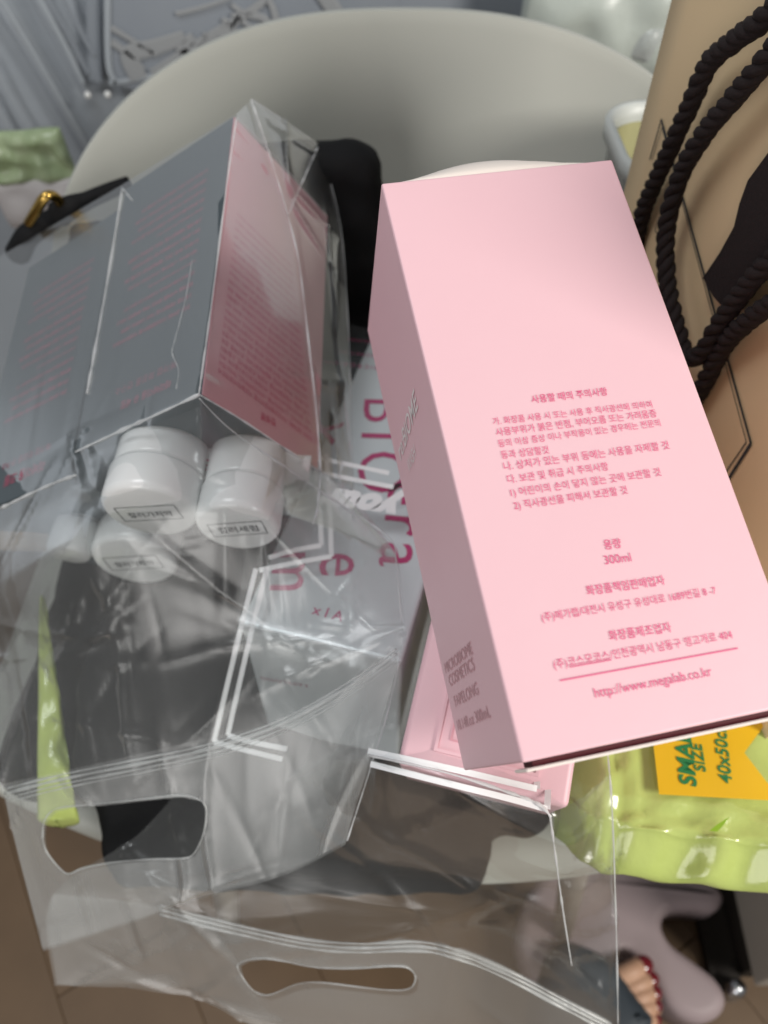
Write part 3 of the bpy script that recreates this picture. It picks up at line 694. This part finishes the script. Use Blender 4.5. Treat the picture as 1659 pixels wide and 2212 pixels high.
# white double line frame printed on the film
WP = M['whiteprint']
for pts in ([(553, 1228), (505, 1420), (462, 1602)], [(577, 1226), (530, 1420), (492, 1588)], [(462, 1602), (520, 1618), (610, 1640)], [(492, 1588), (540, 1602), (620, 1618)],
            [(795, 1622), (950, 1655), (1100, 1690), (1160, 1704)], [(800, 1650), (950, 1688), (1100, 1725), (1182, 1748)], [(1185, 1640), (1184, 1700), (1182, 1748)], [(1160, 1642), (1160, 1704)],
            [(678, 1000), (690, 1090), (694, 1178)], [(704, 980), (712, 1090), (716, 1202)], [(694, 1178), (630, 1190), (580, 1205)], [(716, 1202), (640, 1215), (560, 1232)],
            [(690, 990), (760, 1005), (840, 1022)], [(690, 1020), (760, 1035), (850, 1052)]):
    ribbon_on(V2, pts, .0022, 'white_printed_frame', WP, b2)
# white script word on the film
wp = Panel(Vector((0, .25, sz + .0182)), RT, -sy, Vector((0, 0, 1)), .0)
wp.text('your', (886, 1080), (690, 1054), "whiteprint", .07, .35); wp.build('white_script', b2)

# ---- upper bag
N1 = [[(-100, 612, .50), (262, 400, .4215), (510, 247, .3795), (545, 213, .392), (690, 313, .44)],
      [(-112, 790, .462), (238, 560, .398), (489, 430, .3585), (622, 462, .398), (738, 480, .45)],
      [(-122, 960, .435), (205, 750, .372), (459, 650, .333), (660, 700, .383), (752, 740, .425)],
      [(-125, 1172, .405), (162, 980, .346), (430, 853, .308), (693, 1018, .366), (764, 1060, .385)],
      [(-100, 1330, .385), (150, 1170, .330), (425, 1090, .312), (640, 1120, .322), (852, 1195, .345)],
      [(-25, 1430, .375), (170, 1400, .345), (420, 1365, .330), (670, 1330, .322), (870, 1345, .318)],
      [(8, 1715, .365), (205, 1672, .345), (410, 1622, .332), (645, 1560, .320), (862, 1420, .308)],
      [(92, 2048, .375), (260, 1995, .360), (440, 1932, .345), (610, 1885, .330), (748, 1818, .312)]]
b1 = empty('clear_zip_bag', P(300, 2000, .37), 'upper clear plastic zip bag over two cartons and jars, handle hole at lower left', 'plastic bag', 'clear plastic zip bags')
hole1 = [(92, 1810), (95, 1775), (115, 1750), (150, 1742), (230, 1735), (320, 1725), (390, 1718), (432, 1728), (446, 1750), (440, 1800), (418, 1845), (390, 1855), (330, 1856), (250, 1862), (180, 1875), (145, 1888), (115, 1860), (98, 1835)]
def wr1(s, t):
    r = t * 7
    if r < 2.8: return .12 + (.9 if s > .78 else .0)
    if r < 4.6: return 1.25 * (1 if .15 < s < .9 else .6)
    return 1.0
V1, F1 = sheet(N1, [1, 1, 1, 1, .35, 0, 0, 0], 150, 210, .0026, 30, True, 1, [hole1], wr1)
ff = mk('front_film', V1, F1, M['film1'], b1, True); ff.data.materials.append(M['film1b'])
for p_ in ff.data.polygons: p_.material_index = 1 if max(p_.vertices) // 151 > 178 else 0
N1b = [[(x + 4, y + 4, d + .012) for x, y, d in r] for r in N1[3:]]
V1b, F1b = sheet(N1b, [1, .35, 0, 0, 0], 90, 110, .003, 24, False, 12, [[(x + 5, y + 4) for x, y in hole1]])
ff = mk('back_film', V1b, F1b, M['film1'], b1, True); ff.data.materials.append(M['film1b'])
for p_ in ff.data.polygons: p_.material_index = 1 if max(p_.vertices) // 91 > 83 else 0
for off, r in ((0, .0010), (11, .0006), (-10, .0006), (20, .0004)):
    tube_on(V1, [(12, 1714 + off), (130, 1684 + off), (300, 1650 + off), (450, 1618 + off), (600, 1568 + off), (740, 1492 + off), (856, 1412 + off)], r, 'zip_ridge', M['zip'], b1)
SE = M['foldglint']; sk = .8  # pale tubes draw the glints along film folds and edges
tube_on(V1, hole1 + hole1[:1], .0005, 'handle_edge', M['zip'], b1); tube_on(V2, hole2 + hole2[:1], .0005, 'handle_edge', M['zip'], b2)
for pts, r, m in (([(511, 252), (490, 400), (462, 620), (440, 780), (430, 850)], .0006, SE), ([(430, 852), (350, 890), (250, 935), (163, 976)], .0010, SE), ([(430, 852), (520, 905), (610, 965), (692, 1018)], .0006, SE),
               ([(163, 1026), (100, 1050), (0, 1098)], .0009, SE), ([(264, 408), (240, 560), (212, 720), (188, 850)], .0010, SE), ([(512, 252), (600, 345), (705, 466)], .0004, M['seam']),
               ([(542, 214), (565, 280), (600, 390), (622, 466)], .0005, SE), ([(688, 315), (655, 390), (622, 466)], .0005, SE), ([(622, 466), (645, 560), (665, 720), (685, 900), (693, 1018)], .0006, SE),
               ([(542, 214), (620, 265), (688, 315)], .0004, M['seam']), ([(693, 1018), (686, 1100), (676, 1130)], .0006, M['seam']),
               ([(690, 313), (735, 480), (752, 700), (762, 1000), (765, 1130)], .0004, M['seam']),
               ([(430, 860), (500, 930), (620, 1010), (720, 1080), (840, 1160), (856, 1220), (868, 1345)], .0006, M['seam']),
               ([(862, 1430), (840, 1530), (800, 1660), (750, 1816)], .0004, M['seam']), ([(262, 404), (285, 432)], .0005, SE),
               ([(415, 560), (400, 650), (376, 740), (372, 765), (386, 800), (380, 840)], .0003, SE)):
    tube_on(V1, pts, r * sk, 'fold_and_glint', m, b1, .0008)

# ================================================================== FROSTED TUB behind the paper bag
TZ = .706
tubc = Vector((.178, .437, 0)); hx, hy, rc = .047, .046, .026
def rrect(hx, hy, rc, n=10):
    o = []
    for q, (sx_, sy_) in enumerate(((1, 1), (-1, 1), (-1, -1), (1, -1))):
        for k in range(n + 1):
            a = math.pi / 2 * (q + k / n); o.append(Vector((sx_ * (hx - rc) + rc * math.cos(a), sy_ * (hy - rc) + rc * math.sin(a), 0)))
    return o
tb = empty('frosted_tub', tubc + Vector((0, 0, .46)), 'frosted white plastic tub with yellowish lining behind the pink carton and paper bag', 'tub')
V = []; Fc = []; rings = [(.80, .462), (.97, TZ - .012), (1.05, TZ - .011), (1.06, TZ - .002), (1.03, TZ), (.97, TZ - .001), (.94, TZ - .008), (.78, .468)]
for k, z in rings:
    for p in rrect(hx * k, hy * k, rc * k): V.append(tubc + p + Vector((0, 0, z)))
n = len(rrect(hx, hy, rc))
for r in range(len(rings) - 1):
    for i in range(n): Fc.append((r * n + i, r * n + (i + 1) % n, (r + 1) * n + (i + 1) % n, (r + 1) * n + i))
Fc.append(tuple(range(n))[::-1]); Fc.append(tuple((len(rings) - 1) * n + i for i in range(n)))
mk('tub_wall', V, Fc, M['frost'], tb, True)
V = []; Fc = []
rg = [(.92, TZ - .010), (.90, TZ - .03), (.80, .55), (.3, .55)]
for k, z in rg:
    for p in rrect(hx * k, hy * k, rc * k): V.append(tubc + p + Vector((0, 0, z)))
for r in range(len(rg) - 1):
    for i in range(n): Fc.append((r * n + i, r * n + (i + 1) % n, (r + 1) * n + (i + 1) % n, (r + 1) * n + i))
mk('paper_lining', V, Fc, M['olive'], tb, True)

# ================================================================== PAPER SHOPPING BAG
gO = Vector((.120, .370, .458)); gu = Vector((.2, -1, 0)).normalized(); gn = Vector((-1, -.2, 0)).normalized(); gup = Vector((0, 0, 1)); GW, GH, GD = .235, .385, .10
pb = empty('paper_shopping_bag', gO - gn * GD / 2 + gu * GW / 2, 'beige paper shopping bag with black twisted cord handles at the right', 'shopping bag')
th = .0012
def panel(name, O, a, b, n, bow=0):
    V = []; Fc = []; k = 16
    for s in (0, 1):
        for j in range(k + 1):
            for i in range(k + 1):
                u, v = i / k, j / k; V.append(O + a * u + b * v + n * (bow * math.sin(math.pi * u) * math.sin(math.pi * v) - s * th))
    N1_ = (k + 1) ** 2
    for s in (0, 1):
        for j in range(k):
            for i in range(k):
                q = s * N1_ + j * (k + 1) + i; f = (q, q + 1, q + k + 2, q + k + 1); Fc.append(f if s == 0 else f[::-1])
    e = [(i, i + 1) for i in range(k)] + [(k * (k + 1) + i + 1, k * (k + 1) + i) for i in range(k)] + [((i + 1) * (k + 1), i * (k + 1)) for i in range(k)] + [(i * (k + 1) + k, (i + 1) * (k + 1) + k) for i in range(k)]
    for a_, b_ in e: Fc.append((b_, a_, N1_ + a_, N1_ + b_))
    return mk(name, V, Fc, M['kraft'], pb, True)
gfp = panel('front_panel', gO, gu * GW, gup * GH, gn, .0)
panel('back_panel', gO - gn * GD, gu * GW, gup * GH, -gn, .002)
panel('gusset', gO + gn * -.0015 - gu * 0, -gn * (GD - .003), gup * GH, -gu, -.012)
panel('gusset', gO + gu * GW + gn * -.0015, -gn * (GD - .003), gup * GH, gu, -.012)
panel('base', gO + gn * -.0015 + gup * .001 + gu * .001, -gn * (GD - .003), gu * (GW - .002), -gup, 0)
gp_ = Panel(gO, gu, -gup, gn, .0006)
for a, b, wd in (((1428, 258), (1622, 958), .0013), ((1430, 275), (1612, 955), .0005), ((1428, 258), (1403, 345), .0007), ((1430, 275), (1408, 345), .0004), ((1622, 958), (1570, 1040), .0016), ((1612, 955), (1566, 1022), .0006)):
    gp_.line(a, b, wd, 'blackink')
gp_.text('UO', (1412, 492), (1428, 540), 'blackink', -.02, hfac=1.6)
gp_.build('printed_line_frame', gfp)
def on_bag(px, py, lift):
    r = ray(px, py); O = gO + gn * lift; return CAM + r * ((O - CAM).dot(gn) / r.dot(gn))
def rope(pts, lift0, lift1, r, name='cord_handle'):
    n = len(pts); path = crpath([on_bag(x, y, lift0 + (lift1 - lift0) * i / (n - 1)) for i, (x, y) in enumerate(pts)], 26)
    # resample evenly
    acc = [0]
    for i in range(1, len(path)): acc.append(acc[-1] + (path[i] - path[i - 1]).length)
    T, N_ = frames(path); V = []; Fc = []; pitch = .0175
    for s in range(3):
        hp = []
        for i, p in enumerate(path):
            a = 2 * math.pi * (acc[i] / pitch + s / 3) + .9 * noise.noise(Vector((acc[i] * 55, 3.3, 0))); B_ = T[i].cross(N_[i]); hp.append(p + (N_[i] * math.cos(a) + B_ * math.sin(a)) * r * .52)
        tube(hp, lambda t, s=s: r * (.60 + .13 * noise.noise(Vector((t * 60, s * 5.1, 0)))), 8, True, V, Fc)
    mk(name, V, Fc, M['rope'], pb, True)
rope([(1740, -60), (1655, 35), (1590, 85), (1530, 140), (1480, 250), (1430, 360), (1395, 440), (1378, 500), (1370, 560)], .014, .003, .0037)
rope([(1740, 20), (1670, 110), (1590, 205), (1520, 290), (1470, 380), (1440, 490), (1440, 600), (1455, 680), (1478, 760), (1510, 768), (1560, 690), (1620, 610), (1670, 560), (1740, 500)], .012, .010, .0037)
rope([(1490, 880), (1520, 830), (1565, 745), (1620, 690), (1690, 640), (1750, 600)], .004, .012, .0037)
# ribbon
rib = [(1760, 280), (1659, 330), (1615, 390), (1597, 440), (1585, 490), (1555, 545), (1518, 600), (1540, 640), (1565, 668), (1600, 650), (1660, 600), (1760, 560)]
pts = [on_bag(x, y, .006) for x, y in rib]; n = len(pts)
mk('ribbon', pts + [p - gn * .0008 for p in pts], [tuple(range(n)), tuple(range(n, 2 * n))[::-1]] + [(i, n + i, n + (i + 1) % n, (i + 1) % n) for i in range(n)], M['rope'], pb)

# ================================================================== LIME PACKS
def lime_pack(name, O, eu, ev, n, lu, lv, th, label, seed):
    c = empty(name, O, label, 'packet', 'lime green packets')
    V, Fc = pillow(O, eu, ev, n, lu, lv, th, 60, 44, .004, 40, seed, .28); mk('wrapper', V, Fc, M['lime'], c, True)
    return c, V
zL = .585
q0, q1 = Pz(1245, 1835, .555), Pz(1690, 1900, .555)
leu = (q1 - q0).normalized(); lev = Vector((-leu.y, leu.x, .05)).normalized(); ln = leu.cross(lev).normalized()
lp1 = empty('lime_packet', q0 + Vector((0, 0, -.08)), 'lime green packet marked SMALL SIZE 40x50cm on an orange panel', 'packet', 'lime green packets')
# body: flat top panel with rounded, glossy front edge
U = 60; prof = []
topO = Pz(1232, 1782, .575)
V = []; Fc = []; lw2 = .17; Lback = .16
pr = [(.02, -.04), (.0, -.030), (-.010, -.022), (-.010, -.014), (.001, -.0015), (.004, .0015), (.016, .0015), (.03, .002), (.06, .003), (.10, .003), (Lback, .0), (Lback + .004, -.02), (Lback, -.04)]
prc = crpath([Vector((a, b, 0)) for a, b in pr], 5)
for i in range(U + 1):
    u = i / U; edge = min(1, u / .10)
    for k, p in enumerate(prc):
        sag = (1 - edge) ** 2
        pos = topO + leu * (lw2 * u) + lev * (p.x + .016 * sag) + ln * (p.y * (1 - .25 * sag) - .022 * sag - .006 * math.sin(u * 7) * (1 if p.x < .012 else 0) * .5)
        d = noise.noise(pos * 60) * .0022 + max(0, 1 - abs(noise.noise(pos * 38 + Vector((5, 0, 0)))) * 3) ** 3 * .002
        fold = .003 * math.sin(u * 95 + 1.5 * noise.noise(pos * 30)) * max(0, 1 - u / .22) + (.0025 * math.sin(u * 40 + 3 * noise.noise(pos * 25)) if p.x < .004 else 0)
        V.append(pos + ln * (d * (.25 if p.x > .02 and u > .22 else 1) + fold))
m = len(prc)
for i in range(U):
    for k in range(m - 1): Fc.append((i * m + k, (i + 1) * m + k, (i + 1) * m + k + 1, i * m + k + 1))
lwr = mk('wrapper', V, Fc, M['lime'], lp1, True)
lpn = Panel(topO + ln * .0058, leu, -lev, ln, .0)
lpn.poly([(1407, 1570), (1424, 1716), (1700, 1731), (1680, 1720), (1608, 1626), (1660, 1555), (1700, 1500), (1400, 1520)], 'orange')
lpn2 = Panel(topO + ln * .0062, leu, -lev, ln, .0)
lpn2.text('SMALL', (1505, 1700), (1487, 1560), 'green', .03, .12); lpn2.text('SIZE', (1525, 1668), (1515, 1606), 'green', .02, .1); lpn2.text('40x50cm', (1582, 1694), (1566, 1556), 'green', .015, .1)
lpn2.poly([(1532, 1795), (1548, 1782), (1576, 1764), (1561, 1784), (1550, 1796)], 'leaf')
lpn.build('printed_panel', lwr); lpn2.build('printed_text', lwr)
c2 = empty('lime_packet', Pz(120, 1600, .47), 'lime green packet seen through film at the left side of the chair', 'packet', 'lime green packets')
wp_ = [(92, 1290, .53), (98, 1400, .53), (106, 1500, .525), (112, 1600, .52), (118, 1690, .512), (124, 1750, .495), (127, 1780, .485)]; V = []; Fc = []
wpp = crpath([Pz(*q) for q in wp_], 12); K = 17
for i, p in enumerate(wpp):
    t = i / (len(wpp) - 1); hw = (.0008 + .0105 * t ** .75) * (1 if t < .93 else max(.02, math.sqrt(max(0, 1 - ((t - .93) / .07) ** 2))))
    for k in range(K):
        a = 2 * math.pi * k / (K - 1); c_, s_ = math.cos(a), math.sin(a)
        V.append(p + Vector((math.copysign(abs(c_) ** .7, c_) * hw, 0, math.copysign(abs(s_) ** .7, s_) * (.002 + .004 * t))) + Vector((.0012, 0, .0022)) * noise.noise(p * 90 + Vector((k * .7, 0, 0))))
    if i:
        for k in range(K - 1): Fc.append((K * i - K + k, K * i - K + 1 + k, K * i + 1 + k, K * i + k))
mk('wrapper', V, Fc, M['lime'], c2, True)
